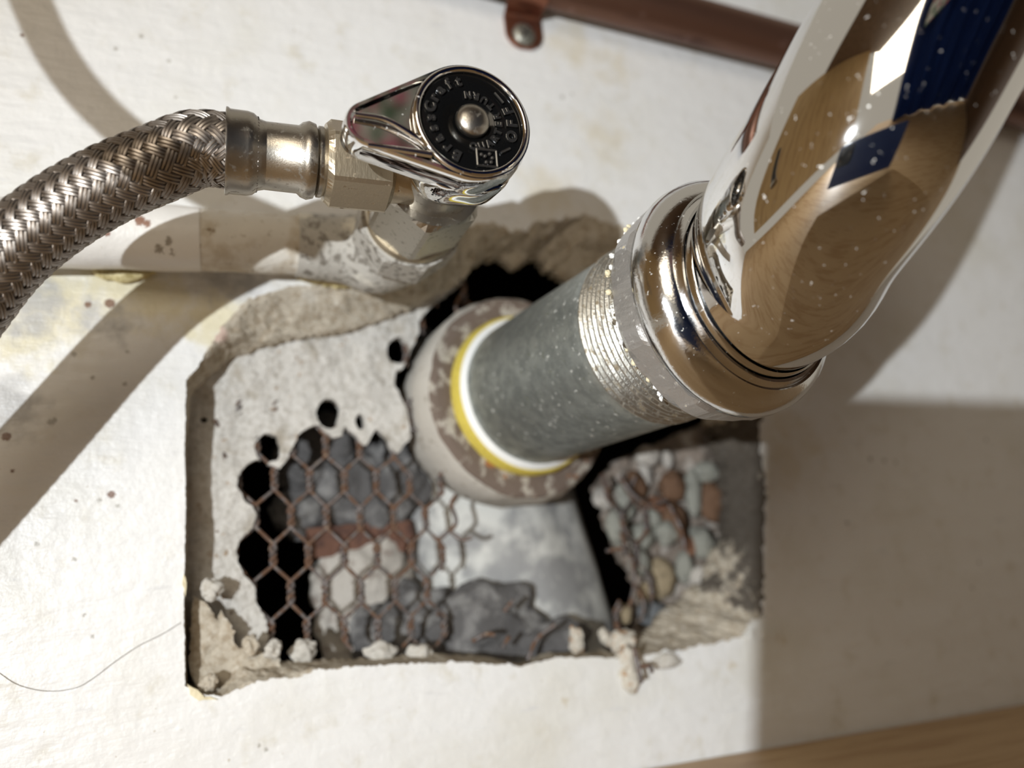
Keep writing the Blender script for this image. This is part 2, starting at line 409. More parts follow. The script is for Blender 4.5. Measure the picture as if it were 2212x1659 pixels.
def rock(c, r, amp=.25, sc=1.2, seed=0, ico=ICO3, rotz=0.0, angular=False):
    V, Fc = ico; out = []
    ca, sa = math.cos(rotz), math.sin(rotz)
    for v in V:
        k = 1 + amp * noise.fractal(Vector(v * sc + seed * 7.3), 1.0, 2.0, 4)
        if angular: k *= 1 - .28 * min(1, noise.voronoi(Vector(v * 1.1 + seed * 3.1))[0][0])
        p = v * k * np.array(r)
        out.append((p[0] * ca - p[2] * sa, p[1], p[0] * sa + p[2] * ca))
    return np.array(out) + np.array(c), Fc
def glyph_mesh(ch, size, depth):
    cu = bpy.data.curves.new('tmp', 'FONT'); cu.body = ch; cu.size = size; cu.extrude = depth / 2; cu.align_x = 'CENTER'; cu.align_y = 'CENTER'
    cu.resolution_u = 3; cu.bevel_depth = depth * .3; cu.bevel_resolution = 1; cu.offset = size * .02
    o = bpy.data.objects.new('tmp', cu); COL.objects.link(o)
    dg = bpy.context.evaluated_depsgraph_get(); me = bpy.data.meshes.new_from_object(o.evaluated_get(dg))
    V = np.array([tuple(v.co) for v in me.vertices]).reshape(-1, 3); Fc = [tuple(p.vertices) for p in me.polygons]
    bpy.data.objects.remove(o); bpy.data.curves.remove(cu); bpy.data.meshes.remove(me)
    return V, Fc

# ------------------------------------------------------------------ structure: wall with the broken hole
RIM = [  # paint edge, board hole edge (pixels), depth of the inner edge, raggedness
    (402, 822, 412, 852, 9, 1), (430, 790, 445, 812, 9, 2), (455, 745, 492, 776, 9, 2), (480, 705, 560, 750, 9, 2), (535, 645, 650, 729, 9, 2),
    (620, 622, 740, 716, 9, 2), (700, 615, 820, 692, 9, 2), (790, 612, 880, 667, 9, 2), (880, 600, 930, 645, 9, 2), (940, 545, 985, 617, 9, 3),
    (985, 490, 1005, 590, 9, 4), (1050, 482, 1030, 566, 9, 4), (1120, 497, 1070, 556, 9, 4), (1190, 475, 1115, 578, 9, 4), (1260, 465, 1150, 552, 9, 4),
    (1340, 490, 1185, 582, 9, 4), (1450, 560, 1300, 640, 10, 4), (1600, 700, 1480, 760, 12, 4), (1648, 850, 1535, 930, 16, 5), (1642, 960, 1560, 1000, 18, 3.5),
    (1655, 1060, 1565, 1080, 18, 3.5), (1650, 1160, 1565, 1150, 18, 3.5), (1650, 1260, 1530, 1232, 18, 3.5), (1645, 1330, 1480, 1292, 18, 5), (1600, 1375, 1440, 1330, 16, 4),
    (1500, 1400, 1400, 1372, 12, 3), (1350, 1420, 1340, 1408, 10, 2), (1200, 1420, 1200, 1414, 10, 2), (1130, 1440, 1130, 1436, 9, 2), (1080, 1435, 1060, 1422, 9, 2),
    (980, 1430, 960, 1414, 9, 2), (880, 1435, 870, 1420, 9, 2), (760, 1440, 750, 1427, 9, 2), (690, 1447, 650, 1430, 9, 2), (640, 1462, 580, 1432, 9, 2),
    (560, 1470, 520, 1432, 9, 2), (515, 1490, 480, 1470, 9, 2), (480, 1505, 460, 1490, 9, 2), (440, 1500, 430, 1490, 9, 2), (400, 1482, 404, 1472, 9, .6),
    (397, 1300, 400, 1300, 9, .6), (401, 1100, 404, 1100, 9, .6), (399, 950, 402, 950, 9, .6)]
ro = densify([q for q in RIM], 4.0)
jit = rng.normal(0, 1, (len(ro), 4)); sm = (jit + np.roll(jit, 1, 0) + np.roll(jit, -1, 0)) / 1.9
lowf = np.array([[nz(i * .35, k * 9.1, 0, 1) for k in range(4)] for i in range(len(ro))])
lowg = np.array([[nz(i * .06, k * 9.1, 3, 1) for k in range(4)] for i in range(len(ro))])
hi_, lo_ = (sm * .75 + lowf * 1.2) * ro[:, 5:6], lowg * 1.8 * ro[:, 5:6]
wob = hi_ + lo_
outer = np.array([at(q[0] + w[0], q[1] + w[1], 0)[[0, 2]] for q, w in zip(ro, wob)])
inner = np.array([at(q[2] + w[2], q[3] + w[3], -q[4]) for q, w in zip(ro, wob)])
outer_s = np.array([at(q[0] + w[0], q[1] + w[1], 0) for q, w in zip(ro, lo_)])
inner_s = np.array([at(q[2] + w[2], q[3] + w[3], -q[4]) for q, w in zip(ro, lo_)])
X0, X1, Z1 = -170.0, 470.0, 340.0
frame_o = [(X0, -12), (X1, -12), (X1, Z1), (X0, Z1)]
def wall_y(x, z): return 0.0
v, f, n = sheet(densify(frame_o, 40), [outer], 0, wall_y, 0)
wall = tag(build('wall_back', v, f, 'paint', smooth=False), 'white painted wall board with a ragged rectangular hole broken open', None, None, 'structure')
# torn rim of the board: paint edge -> sloping gypsum -> inner edge -> back of the board
rows = []
K = 14
for i in range(len(ro)):
    a = np.array([outer[i][0], 0.0, outer[i][1]]); b = inner[i]
    L = []
    wd = min(1.0, np.linalg.norm((b - a)[[0, 2]]) / 6.0)
    rg_ = 1.0 + .12 * max(0, ro[i][5] - 3)
    for k in range(K):
        t = k / (K - 1); p = outer_s[i] + (inner_s[i] - outer_s[i]) * t
        p[1] = inner_s[i][1] * (t ** 1.3)
        e = math.sin(math.pi * t) ** .5 if 0 < k < K - 1 else 0
        p += e * wd * rg_ * np.array([.7 * fbm(p[0], p[2], 20 + p[1], .4), fbm(p[0], p[2], 3 + p[1], .13) * 1.8 + fbm(p[0], p[2], 9 + p[1], .5) * .7, .7 * fbm(p[0], p[2], 30 + p[1], .4)])
        if k == 0: p = a
        if k == K - 1: p = b.copy()
        L.append(p)
    L.append(b + np.array([0, 4.0, 0])); L.append(b + np.array([0, 6.0, 0]) + np.array([(b[0] - 70), 0, (b[2] - 100)]) * .15)
    rows.append(L)
rows = np.array(rows); m_, k_ = rows.shape[:2]
fc = [(i * k_ + k, ((i + 1) % m_) * k_ + k, ((i + 1) % m_) * k_ + k + 1, i * k_ + k + 1) for i in range(m_) for k in range(k_ - 1)]
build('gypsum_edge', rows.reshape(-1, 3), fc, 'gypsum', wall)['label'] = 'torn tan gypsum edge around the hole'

# grey plaster behind the board, broken away to the right
PL = [(375, 735), (650, 690), (900, 615), (1000, 575), (998, 612), (960, 640), (925, 668), (903, 697), (906, 715), (894, 742), (880, 775), (871, 794), (855, 802), (852, 827), (862, 846), (881, 889), (888, 944), (858, 980),
      (844, 970), (836, 947), (814, 926), (803, 940), (793, 962), (783, 962), (768, 938), (745, 920), (738, 940), (722, 945), (700, 932), (688, 918), (668, 922), (646, 938), (634, 962), (622, 990), (606, 1012), (592, 1006),
      (575, 1000), (558, 992), (535, 1000), (514, 1028), (511, 1050), (530, 1085), (546, 1095), (554, 1112), (545, 1140), (520, 1165), (510, 1190), (515, 1215), (530, 1245), (550, 1265), (553, 1300), (575, 1340), (580, 1375), (578, 1400), (604, 1430), (606, 1500), (375, 1530)]
HP = 12.5
holes = [ell(860, 757, 26, 28, seed=1), ell(709, 893, 25, 33, seed=2), ell(779, 912, 11, 17, 10, seed=4), ell(579, 968, 29, 33, seed=5), ell(441, 906, 10, 6, 8, seed=6)]
pl_o = densify(px2(PL, -HP), .7, .12, 5)
pl_h = [densify(px2(q, -HP), .7, .10, 6 + i) for i, q in enumerate(holes)]
def pl_y(x, z):
    return HP + fbm(x, z, 0, .05) * 1.6 + fbm(x, z, 5, .22) * .55 + fbm(x, z, 9, .8) * .18
v, f, n = sheet(pl_o, pl_h, .9, pl_y, 3.5)
build('plaster_layer', v, f, 'plaster', wall)['label'] = 'pale grey lumpy plaster behind the board'
# closed dark cavity behind the wall
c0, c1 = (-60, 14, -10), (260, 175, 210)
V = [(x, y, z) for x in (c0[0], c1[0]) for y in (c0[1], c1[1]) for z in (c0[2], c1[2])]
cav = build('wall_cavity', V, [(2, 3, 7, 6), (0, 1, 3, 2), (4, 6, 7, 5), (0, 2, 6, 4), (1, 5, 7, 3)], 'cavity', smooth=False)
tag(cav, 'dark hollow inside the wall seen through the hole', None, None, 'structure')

# floor board along the foot of the wall
fl_rot = Matrix.Rotation(math.radians(2.0), 3, 'Y')
pA, pB = at(1400, 1659), at(2212, 1520)
fz = (pA[2] + pB[2]) / 2; fx = (pA[0] + pB[0]) / 2
FV, FF = box((0, -330, -9), 760, 658, 18)
FV = np.array([fl_rot @ Vector(p) for p in FV]) + [fx, 0, fz]
floor = tag(build('floor', FV, FF, 'wood', smooth=False), 'pale wooden board along the foot of the wall', None, None, 'structure')

# cabinet around the camera: only seen mirrored in the chrome
side_l = tag(build('wall_left', *box((-430, -330, 320), 18, 640, 660), 'cabinet', smooth=False), 'tan wooden cabinet side', None, None, 'structure')
side_r = tag(build('wall_right', *box((520, -480, 320), 18, 500, 660), 'dark_wood', smooth=False), 'brown wooden cabinet side', None, None, 'structure')
ceil_ = tag(build('ceiling', *box((40, -520, 655), 980, 620, 18), 'dark_wood', smooth=False), 'brown wooden cabinet top', None, None, 'structure')

# ------------------------------------------------------------------ painted supply pipe on the wall
pip = thing('supply_pipe', at(300, 515, 9), 'white painted water pipe along the wall ending in a dusty elbow', 'pipe')
VA = at(855, 535, 15); VX, VZ = VA[0], VA[2]        # axis of the stop valve, straight out of the wall
def ST(h, dx=0, dz=0): return np.array([VX + dx, -h, VZ + dz])
A0 = at(-420, 500, 10); A1 = at(150, 506, 10); A2 = at(432, 518, 10); A3 = at(650, 531, 10); A4 = at(770, 541, 10)
path = catmull([A0, A1, A2], 3)
rr = np.array([8.3 + .35 * nz(p[0], 1.3, 0, .12) for p in path]); rr[-1] = 8.1
build('pipe_run', *sweep(path, rr, 32), 'white_pipe', pip)
path = catmull([A2 - (A3 - A2) * .02, A3], 2)
build('coupling', *sweep(path, [7.9 + .25 * nz(p[0], 4.3, 0, .3) for p in path], 32), 'pipe_paint', pip)['label'] = 'dusty brown coupling'
pe = catmull([A3 - (A4 - A3) * .08, A4, ST(13, -5, -1.0), ST(19, 0, 0), ST(27)], 1.5)
re = np.interp(np.linspace(0, 1, len(pe)), [0, .3, .55, .75, 1], [8.6, 9.3, 11.2, 11.6, 12.2])
re = re + np.array([.25 * nz(p[0], p[2], p[1], .3) for p in pe])
build('elbow', *sweep(pe, re, 40), 'elbow', pip)['label'] = 'dusty grey elbow turning out of the wall'
build('elbow_collar', *lathe(ST(22), (0, -1, 0), [(0, 11.5), (1.5, 13.6), (11, 13.6), (12.5, 12.8), (12.5, 9)], 64, True, True, hexr(12.6, 13.6, 8, .2)), 'elbow', pip, smooth=False)

# ------------------------------------------------------------------ stop valve
val = thing('stop_valve', ST(34.5), 'quarter turn stop valve with a chrome lever and black lettered cap', 'valve')
build('hex_nut', *lathe(ST(34.6), (0, -1, 0), [(0, 10.6), (.8, 11.6), (3.0, 11.6), (3.2, 13), (20, 13), (21.2, 11.0), (21.2, 8)], 60, True, True, hexr(11.0, 12.4, 6, .35)), 'nickel', val, smooth=False)['label'] = 'satin nickel hexagonal nut'
build('nut_ring', *lathe(ST(34.4), (0, -1, 0), [(0, 11.9), (1.2, 12.1), (2.2, 11.6), (2.2, 9)], 64), 'brass', val)['label'] = 'brass ring under the nut'
build('valve_body', *lathe(ST(48), (0, -1, 0), [(0, 8.8), (2, 9), (14, 9), (17, 8.5), (24, 8)], 48), 'nickel', val)
HO = 58.0
h1 = at(488, 327, HO); h0 = ST(HO); od = h1 - h0; od /= np.linalg.norm(od)
build('outlet', *lathe(h0, od, [(0, 7), (10.5, 7), (10.5, 6.6), (12.6, 6.6)], 40), 'brass', val)
tl_ = h0 + od * 5.0
# lever handle
HH = 82.0
hc = at(1019, 264, HH)
tip = at(800, 262, HH); lev = tip - hc; lev[1] = 0; LL = np.linalg.norm(lev); lu = lev / LL; lw = np.array([-lu[2], 0, lu[0]]) * -1
def tear(Rb, rt, off=0.0, n=96, lobes=0.0):
    """outline of the lever: hull of a big round head and a small round tip"""
    c2 = LL; pts = []
    beta = math.acos((Rb - rt) / c2)
    for k in range(n // 2 + 1):
        t = beta + (2 * math.pi - 2 * beta) * k / (n // 2)
        l = 1 + lobes * math.cos(6 * (t - math.pi)) if 2.0 < t < 4.3 else 1
        pts.append(((Rb + off) * l * math.cos(t), (Rb + off) * l * math.sin(t)))
    for k in range(n // 4 + 1):
        t = -beta + 2 * beta * k / (n // 4); pts.append((c2 + (rt + off) * math.cos(t), (rt + off) * math.sin(t)))
    return np.array(pts)
def lay(o2, h): return np.array([hc + lu * p[0] + lw * p[1] + np.array([0, -(h - HH), 0]) for p in o2])
def loft(rings, cap=True):
    n = len(rings[0]); V = np.concatenate(rings); Fc = []
    for i in range(len(rings) - 1):
        for k in range(n): Fc.append((i * n + k, i * n + (k + 1) % n, (i + 1) * n + (k + 1) % n, (i + 1) * n + k))
    if cap: Fc += [tuple(range(n - 1, -1, -1)), tuple(range((len(rings) - 1) * n, len(rings) * n))]
    return V, Fc
RB, RT = 12.3, 4.6
o = tear(RB, RT, 0, 96, .02)
def tilted(o2, h, drop):      # the lever slopes away from the head
    return np.array([hc + lu * p[0] + lw * p[1] + np.array([0, -(h - HH) + drop * max(0, p[0] - 8) / LL, 0]) for p in o2])
rg = [tilted(tear(RB, RT, -1.3), 74.5, -.5), tilted(tear(RB, RT, -.3), 75.2, .5), tilted(o, 76, .8), tilted(o, 81.6, 1.2), tilted(tear(RB, RT, -.35), 82.4, 1.2), tilted(tear(RB, RT, -1.0), 82.4, 1.2), tilted(tear(RB, RT, -1.5), 81.6, 1.2)]
lever = build('lever', *loft(rg), 'chrome', val)
build('lever_hub', *lathe(hc + [0, HH - 66, 0], (0, -1, 0), [(0, 9.5), (1, 11), (4, 12.0), (10, 12.6), (11, 12.3)], 72, True, True, lambda t, r, s: r * (1 + .035 * math.cos(6 * t))), 'chrome', val)
# bright ridge from the tip and fin under it
rg = catmull([hc + lu * 9.5 - lw * 7.0 + [0, -.4, 0], hc + lu * 16 - lw * 5.4 + [0, .3, 0], hc + lu * (LL + 1) - lw * 4.3 + [0, .9, 0]], .8)
build('lever_lip', *sweep(rg, np.linspace(.75, .55, len(rg)), 10), 'chrome', lever)
rg = catmull([hc + lu * (LL + 2.5) + lw * 1.5 + [0, .2, 0], hc + lu * (LL - 3) + lw * .2 + [0, -.1, 0], hc + lu * (LL - 8) - lw * 3.0 + [0, .2, 0], hc + lu * (LL - 10) - lw * 5 + [0, .3, 0]], .8)
build('lever_rib', *sweep(rg, np.linspace(.5, .75, len(rg)), 10), 'chrome', lever)
RC = 10.7
cap = build('cap', *lathe(hc + [0, .9, 0], (0, -1, 0), [(0, RC), (.9, RC), (1.0, RC - .2), (1.0, 4.2), (.7, 3.9)], 72), 'black', val)
cap['label'] = 'glossy black round cap with raised lettering'
t = np.linspace(0, 2 * math.pi, 73)[:-1]
ringp = np.array([hc + [RC * math.cos(a) * 1.03, -.35, RC * math.sin(a) * 1.03] for a in t])
rv = []
for i, p in enumerate(ringp):
    e = np.array([math.cos(t[i]), 0, math.sin(t[i])])
    rv += [p + .75 * (math.cos(b) * e + math.sin(b) * np.array([0, -1, 0])) for b in np.arange(8) * math.pi / 4]
rf = [(i * 8 + k, ((i + 1) % 72) * 8 + k, ((i + 1) % 72) * 8 + (k + 1) % 8, i * 8 + (k + 1) % 8) for i in range(72) for k in range(8)]
build('cap_ring', rv, rf, 'chrome', val)
parts = []
def arc_text(s, r, a0, a1, size, outward):
    for i, ch in enumerate(s):
        a = math.radians(a0 + (a1 - a0) * (i / max(1, len(s) - 1)))
        V, Fc = glyph_mesh(ch, size, .30)
        up = np.array([math.cos(a), 0, math.sin(a)]) * (1 if outward else -1)
        rt_ = np.array([up[2], 0, -up[0]])
        c = hc + np.array([math.cos(a) * r, -.45, math.sin(a) * r])
        parts.append((np.array([c + rt_ * p[0] + up * p[1] + np.array([0, -1, 0]) * p[2] for p in V]), Fc))
arc_text('BrassCraft', 8.4, 244, 106, 2.9, True)
arc_text('OFF', 8.3, -17, 22, 3.0, False)
arc_text('QUARTER', 5.4, 268, 377, 1.9, False)
arc_text('TURN', 5.5, 42, 96, 1.9, False)
def bar(a, r, L_, ang):
    a = math.radians(a); c = hc + [math.cos(a) * r, -.5, math.sin(a) * r]; d = np.array([math.cos(math.radians(ang)), 0, math.sin(math.radians(ang))])
    parts.append(sweep(np.array([c - d * L_ / 2, c, c + d * L_ / 2]), .28, 8))
bar(44, 8.2, 2.6, -50); bar(-41, 8.4, 2.2, 30)
bc = hc + [math.cos(math.radians(287)) * 7.9, -.5, math.sin(math.radians(287)) * 7.9]
for (sx, sz, ex, ez) in ((-2, -1.7, 2, -1.7), (2, -1.7, 2, 1.7), (2, 1.7, -2, 1.7), (-2, 1.7, -2, -1.7)):
    parts.append(sweep(np.array([bc + [sx, 0, sz], bc + [(sx + ex) / 2, 0, (sz + ez) / 2], bc + [ex, 0, ez]]), .26, 8))
for (bx, bz) in ((.6, .9), (1.1, .1), (.8, -.8), (-.4, .3), (-.2, -.9), (-1.1, .6)):
    parts.append((ICO2[0] * .42 + bc + [bx, 0, bz], ICO2[1]))
lt = build('lettering', *merge(parts), 'letter', cap, smooth=False)
lt['label'] = 'raised black lettering reading BrassCraft, OFF and QUARTER TURN'
build('cap_screw', *lathe(hc, (0, -1, 0), [(0, 3.4), (.9, 3.4), (1.4, 3.1), (1.9, 2.4), (2.2, 1.3), (2.3, .2)], 40), 'nickel', cap)['label'] = 'domed metal screw in the cap centre'

# ------------------------------------------------------------------ braided hose with crimp ferrule
hos = thing('braided_hose', h0 + od * 30, 'braided stainless steel water hose running left from the valve', 'hose')
def along(px): # distance on the outlet axis whose pixel x is px
    lo, hi = 0.0, 120.0
    for _ in range(40):
        md = (lo + hi) / 2; p = h0 + od * md - CAM; c = R.T @ p
        if c[0] / c[2] * F + W / 2 > px: lo = md
        else: hi = md
    return lo
sN0, sN1, sF1, sF0 = along(842), along(700), along(566), along(487)
build('coupling_nut', *lathe(h0, od, [(sN0, 7.6), (sN0 + .9, 9.6), (sN1 - 1.2, 9.6), (sN1, 8.0), (sN1, 6)], 60, True, True, hexr(8.1, 9.2, 6, .25)), 'brass', hos, smooth=False)['label'] = 'brass hexagonal coupling nut with dark marks'
build('collar', *lathe(h0, od, [(sN1 - .5, 6.4), (sN1 + .6, 7.3), (sN1 + 1.4, 7.3), (sN1 + 1.7, 6.6), (sN1 + 2.1, 7.6), (sN1 + 3.4, 8.0), (sN1 + 4.6, 7.6), (sN1 + 5.4, 6.9), (sF1, 6.8)], 56), 'nickel', hos)
build('ferrule', *lathe(h0, od, [(sF1 - .6, 6.8), (sF1 + .6, 7.1), (sF1 + 1.8, 8.1), (sF1 + 3, 8.35), (sF0 - .8, 8.35), (sF0 - .4, 8.65), (sF0, 8.65), (sF0 + .1, 8.0), (sF0 - .8, 7)], 56, False, True), 'nickel', hos)['label'] = 'crimped steel ferrule'
s0 = h0 + od * (sF0 - 1.5)
def onray(px, py, hh):   # point over the wall on the way to the lamp
    p = at(px, py); return p + (LIGHT - p) * (hh / -LIGHT[1])
hp = catmull([h0 + od * (sF0 - 6), s0, h0 + od * (sF0 + 5) + [0, 0, -.15], at(352, 350, 57), at(225, 404, 54.5), at(105, 477, 51.5), at(0, 568, 48.5)] + [onray(x, y, hh) for x, y, hh in ((250, 770, 45), (170, 860, 44), (90, 950, 44), (0, 1050, 44), (-90, 1150, 44))], 1.2)
RH = 7.0
build('inner_tube', *sweep(hp[::2], RH - .75, 24), 'braid_core', hos)
U, Wv, T = frames(hp)
sl = np.r_[0, np.cumsum(np.linalg.norm(np.diff(hp, axis=0), axis=1))]
NB, KW = 16, 3
tw = 1.0 / RH      # radians per mm along the hose
ss = np.arange(0, min(sl[-1], 165), .55)
Pc = np.array([np.interp(ss, sl, hp[:, i]) for i in range(3)]).T
Uc = np.array([np.interp(ss, sl, U[:, i]) for i in range(3)]).T; Wc = np.array([np.interp(ss, sl, Wv[:, i]) for i in range(3)]).T
VV = []; FFc = []; nv = 0
wr = .33
for sgn in (1, -1):
    for i in range(NB):
        for k in range(KW):
            off = (k - (KW - 1) / 2) * .64 * math.sqrt(2) / RH
            tc_ = 2 * math.pi * i / NB + sgn * tw * ss; th = tc_ + off
            ia = (tc_ - tw * ss) * NB / (2 * math.pi); ib = (tc_ + tw * ss) * NB / (2 * math.pi)
            rad = RH + sgn * .27 * np.clip(1.5 * np.cos(math.pi / 2 * (ia + ib) + math.pi / 4), -1, 1)
            e = np.cos(th)[:, None] * Uc + np.sin(th)[:, None] * Wc
            ce = Pc + rad[:, None] * e
            tg = np.gradient(ce, axis=0); tg /= np.linalg.norm(tg, axis=1)[:, None]
            bn = np.cross(tg, e)
            ring_ = np.stack([ce + wr * 1.1 * bn, ce + wr * .8 * e + wr * .55 * bn, ce + wr * .8 * e - wr * .55 * bn, ce - wr * 1.1 * bn], 1)
            m = len(ss); VV.append(ring_.reshape(-1, 3))
            idx = np.arange(m - 1)[:, None] * 4 + nv
            for q in range(3): FFc.append(np.concatenate([idx + q, idx + q + 1, idx + 5 + q, idx + 4 + q], 1))
            nv += m * 4
VV = np.concatenate(VV); FFc = np.concatenate(FFc)
br = build('braid', VV, FFc.tolist(), 'braid', hos); br['kind'] = 'stuff'; br['label'] = 'woven stainless steel wire braid'

# a second thin water tube just outside the picture; its shadow crosses the wall
tp = []
for (px, py, hh) in [(20, -150, 96), (55, -30, 98), (115, 105, 100), (195, 215, 102), (300, 310, 104), (400, 385, 106), (520, 450, 108), (660, 510, 110)]:
    p = at(px, py); s = hh / -LIGHT[1]; tp.append(p + (LIGHT - p) * s)
tub = thing('water_tube', tp[0], 'thin grey water tube hanging beside the braided hose', 'tube')
pt = catmull(tp, 3)
build('tube_wall', *sweep(pt, 3.6, 20), 'braid_core', tub)
build('tube_end', *sweep(np.array([pt[-1], pt[-1] + (pt[-1] - pt[-2]) * 1.5, pt[-1] + (pt[-1] - pt[-2]) * 3]), 4.4, 20), 'nickel', tub)

# ------------------------------------------------------------------ drain: hub, stack, nipple, slip nut, trap tube
nb = at(1150, 846, -3); ne = atZ(1480, 690, 178); ax = ne - nb; NL = np.linalg.norm(ax); ax /= NL
dr = thing('drain_fitting', nb - ax * 10, 'old dusty grey drain tee inside the wall behind the pipe nipple', 'drain')
wobh = lambda t, r, s: r * (1 + .02 * nz(math.cos(t) * 3, math.sin(t) * 3, s, 1)) + .5 * nz(math.cos(t) * 9, math.sin(t) * 9, s * .3, 1)
build('hub_face', *lathe(nb, ax, [(-5.5, 32.0), (-4.6, 31.4), (-4.2, 29.5), (-4.6, 26.5), (-5.2, 23.5), (-9, 22)], 96, False, False, wobh), 'hub', dr)['label'] = 'rust stained face of the drain hub'
build('hub_side', *lathe(nb, ax, [(-46, 27), (-34, 29), (-24, 32.4), (-8, 33.0), (-5.5, 32.0)], 96, False, False, wobh), 'hub_side', dr)
sd = np.array([.22, 0.02, -1.0]); sd /= np.linalg.norm(sd)
sc_ = at(1068, 1250, -66)
wobs = lambda t, r, s: r * (1 + .03 * fbm(math.cos(t) * 2, math.sin(t) * 2, s * .02, 1))
build('stack_pipe', *lathe(sc_ - sd * 42, sd, [(s, 37.5) for s in np.arange(0, 120, 4)], 72, True, True, wobs), 'lead', dr)['label'] = 'dusty grey drain pipe'

nip = thing('pipe_nipple', nb - ax * 6, 'grey galvanised steel pipe nipple sticking out of the drain hub', 'pipe')
build('pipe_barrel', *lathe(nb, ax, [(-9, 22.3)] + [(s, 22.3) for s in np.arange(-6, 57, 3)] + [(57, 22.3), (57.6, 22.0)], 96), 'galv', nip)
prof = [(57.2, 21.5)]
for k in range(11):
    s_ = 57.4 + k * 1.65; r_ = 22.6 - k * .03; prof += [(s_, r_ - .85), (s_ + .55, r_), (s_ + .95, r_), (s_ + 1.5, r_ - .85)]
prof += [(76, 21.4)]
V, Fc = lathe(nb, ax, prof, 120, True, True, lambda t, r, s: r + .16 * nz(math.cos(t) * 7, math.sin(t) * 7, s * 1.4, 1))
build('thread', V, Fc, 'thread', nip, smooth=False)['label'] = 'bright cut screw thread'
build('yellow_tape', *lathe(nb, ax, [(-6.5, 22.4), (-6.3, 25.2), (-3.0, 25.4), (-1.0, 24.5), (-.8, 22.4)], 96, False, False, lambda t, r, s: r + .28 * nz(math.cos(t) * 5, math.sin(t) * 5, s, 1)), 'yellow', nip)['label'] = 'yellow thread seal tape'
build('white_tape', *lathe(nb, ax, [(-2.2, 22.4), (-1.4, 24.3), (-.5, 23.9), (.3, 22.9), (.4, 22.3)], 96, False, False, lambda t, r, s: r + .18 * nz(math.cos(t) * 3, math.sin(t) * 3, s, 1)), 'white_tape', nip)['label'] = 'white thread seal tape'

nut = thing('slip_nut', nb + ax * 75, 'worn chrome slip nut joining the nipple and the trap tube', 'nut')
def nutshape(t, r, s):
    if s < 82:
        a = ((t - .35) % (math.pi / 4)) - math.pi / 8
        return min(r, 25.2 / math.cos(a)) + (.25 * nz(math.cos(t) * 8, math.sin(t) * 8, s, 1) if 1.9 < t < 4.6 else 0)
    return r
build('nut_band', *lathe(nb, ax, [(74.0, 22.6), (74.0, 24.6), (74.8, 25.6), (76.5, 26.6), (80.8, 26.6), (81.9, 26.0)], 160, True, False, nutshape), 'scraped', nut, smooth=False)['label'] = 'scraped band of the nut with lost plating'
build('nut_shell', *lathe(nb, ax, [(81.2, 25.3), (82.0, 26.2), (83.5, 26.5), (86, 26.2), (88.2, 25.0), (89.6, 23.6), (90.3, 22.3), (90.1, 21.8), (90.5, 21.4), (91.3, 20.9), (91.3, 20.3), (88.5, 20.0)], 128, False, False), 'chrome_nut', nut)

for k in range(22):   # curls of lifted plating along the back edge of the nut
    a = rng.uniform(2.2, 4.6); s_ = 74 + rng.normal(0, .7); r_ = 25.0 + rng.uniform(-.5, .7)
    dv = math.cos(a) * np.array([1., 0, 0]) - math.sin(a) * np.array([0, 0, 1.]); dv -= ax * (dv @ ax); dv /= np.linalg.norm(dv)
    c = nb + ax * s_ + dv * r_; q = rng.uniform(.3, .75)
    build('plating_flake', *rock(c, (q, q * .6, q * rng.uniform(.7, 1.6)), .4, 1.5, 90 + k, ICO2), 'white_tape' if k % 3 else 'cream', nut, base=c)
trp = thing('trap_tube', nb + ax * 84, 'large curved chrome drain trap tube rising to the upper right', 'pipe')
tc = [nb + ax * 80, nb + ax * 90, nb + ax * 97 + np.array([.6, 0, 1.0]), atZ(1722, 500, 147), atZ(1850, 312, 138), atZ(1968, 110, 137), atZ(2080, -110, 139), atZ(2190, -340, 142), atZ(2300, -600, 146)]
tpath = catmull(tc, 1.5)
for _ in range(6): tpath[1:-1] = .25 * tpath[:-2] + .5 * tpath[1:-1] + .25 * tpath[2:]
build('tube_bend', *sweep(tpath, 19.3, 96), 'chrome', trp)
i0 = 4
build('tube_flare', *lathe(nb, ax, [(86, 19.4), (90.4, 20.0), (92.4, 19.9), (92.8, 19.4), (91, 19)], 96, False, False), 'chrome_nut', trp)

# ------------------------------------------------------------------ copper pipe, strap, screw
cop = thing('copper_pipe', at(1400, 22, 9), 'tarnished brown copper pipe fixed along the top of the wall', 'pipe')
cp0, cp1 = at(1400, 20, 9), at(2195, 232, 9); cd = (cp1 - cp0) / np.linalg.norm(cp1 - cp0)
cl = [cp0 - cd * 130, cp0 - cd * 60, cp0, cp0 + cd * 60, cp1, cp1 + cd * 60]
build('copper_tube', *sweep(catmull(cl, 6), 8.0, 40), 'copper', cop)
stp = thing('pipe_strap', at(1132, 75, 1), 'copper pipe strap screwed to the wall above the valve', 'strap')
sx = at(1138, -30, 9); perp = np.cross(cd, [0, -1, 0]); perp /= np.linalg.norm(perp)
if perp[2] > 0: perp = -perp
tabc = at(1132, 78, 1.2)
sw = 6.6
def strap_pt(u, a, th=0.0):  # wrap round the pipe
    cc = cp0 + cd * ((sx - cp0) @ cd)
    return cc + cd * u + (8.3 + th) * (math.cos(a) * perp + math.sin(a) * np.array([0, -1, 0]))
V = []
angs = np.linspace(math.pi, 0, 22)
for a in angs: V.append([strap_pt(-sw, a), strap_pt(-sw, a, 1.1), strap_pt(sw, a, 1.1), strap_pt(sw, a)])
cc = cp0 + cd * ((sx - cp0) @ cd)
dn_ = np.array([0.03, 0, -1.0]); ac = np.array([1.0, 0, 0.03])
endz = at(1132, 104, 1)[2]
top = cc + perp * 9.0; top[1] = 0
ltab = top[2] - endz
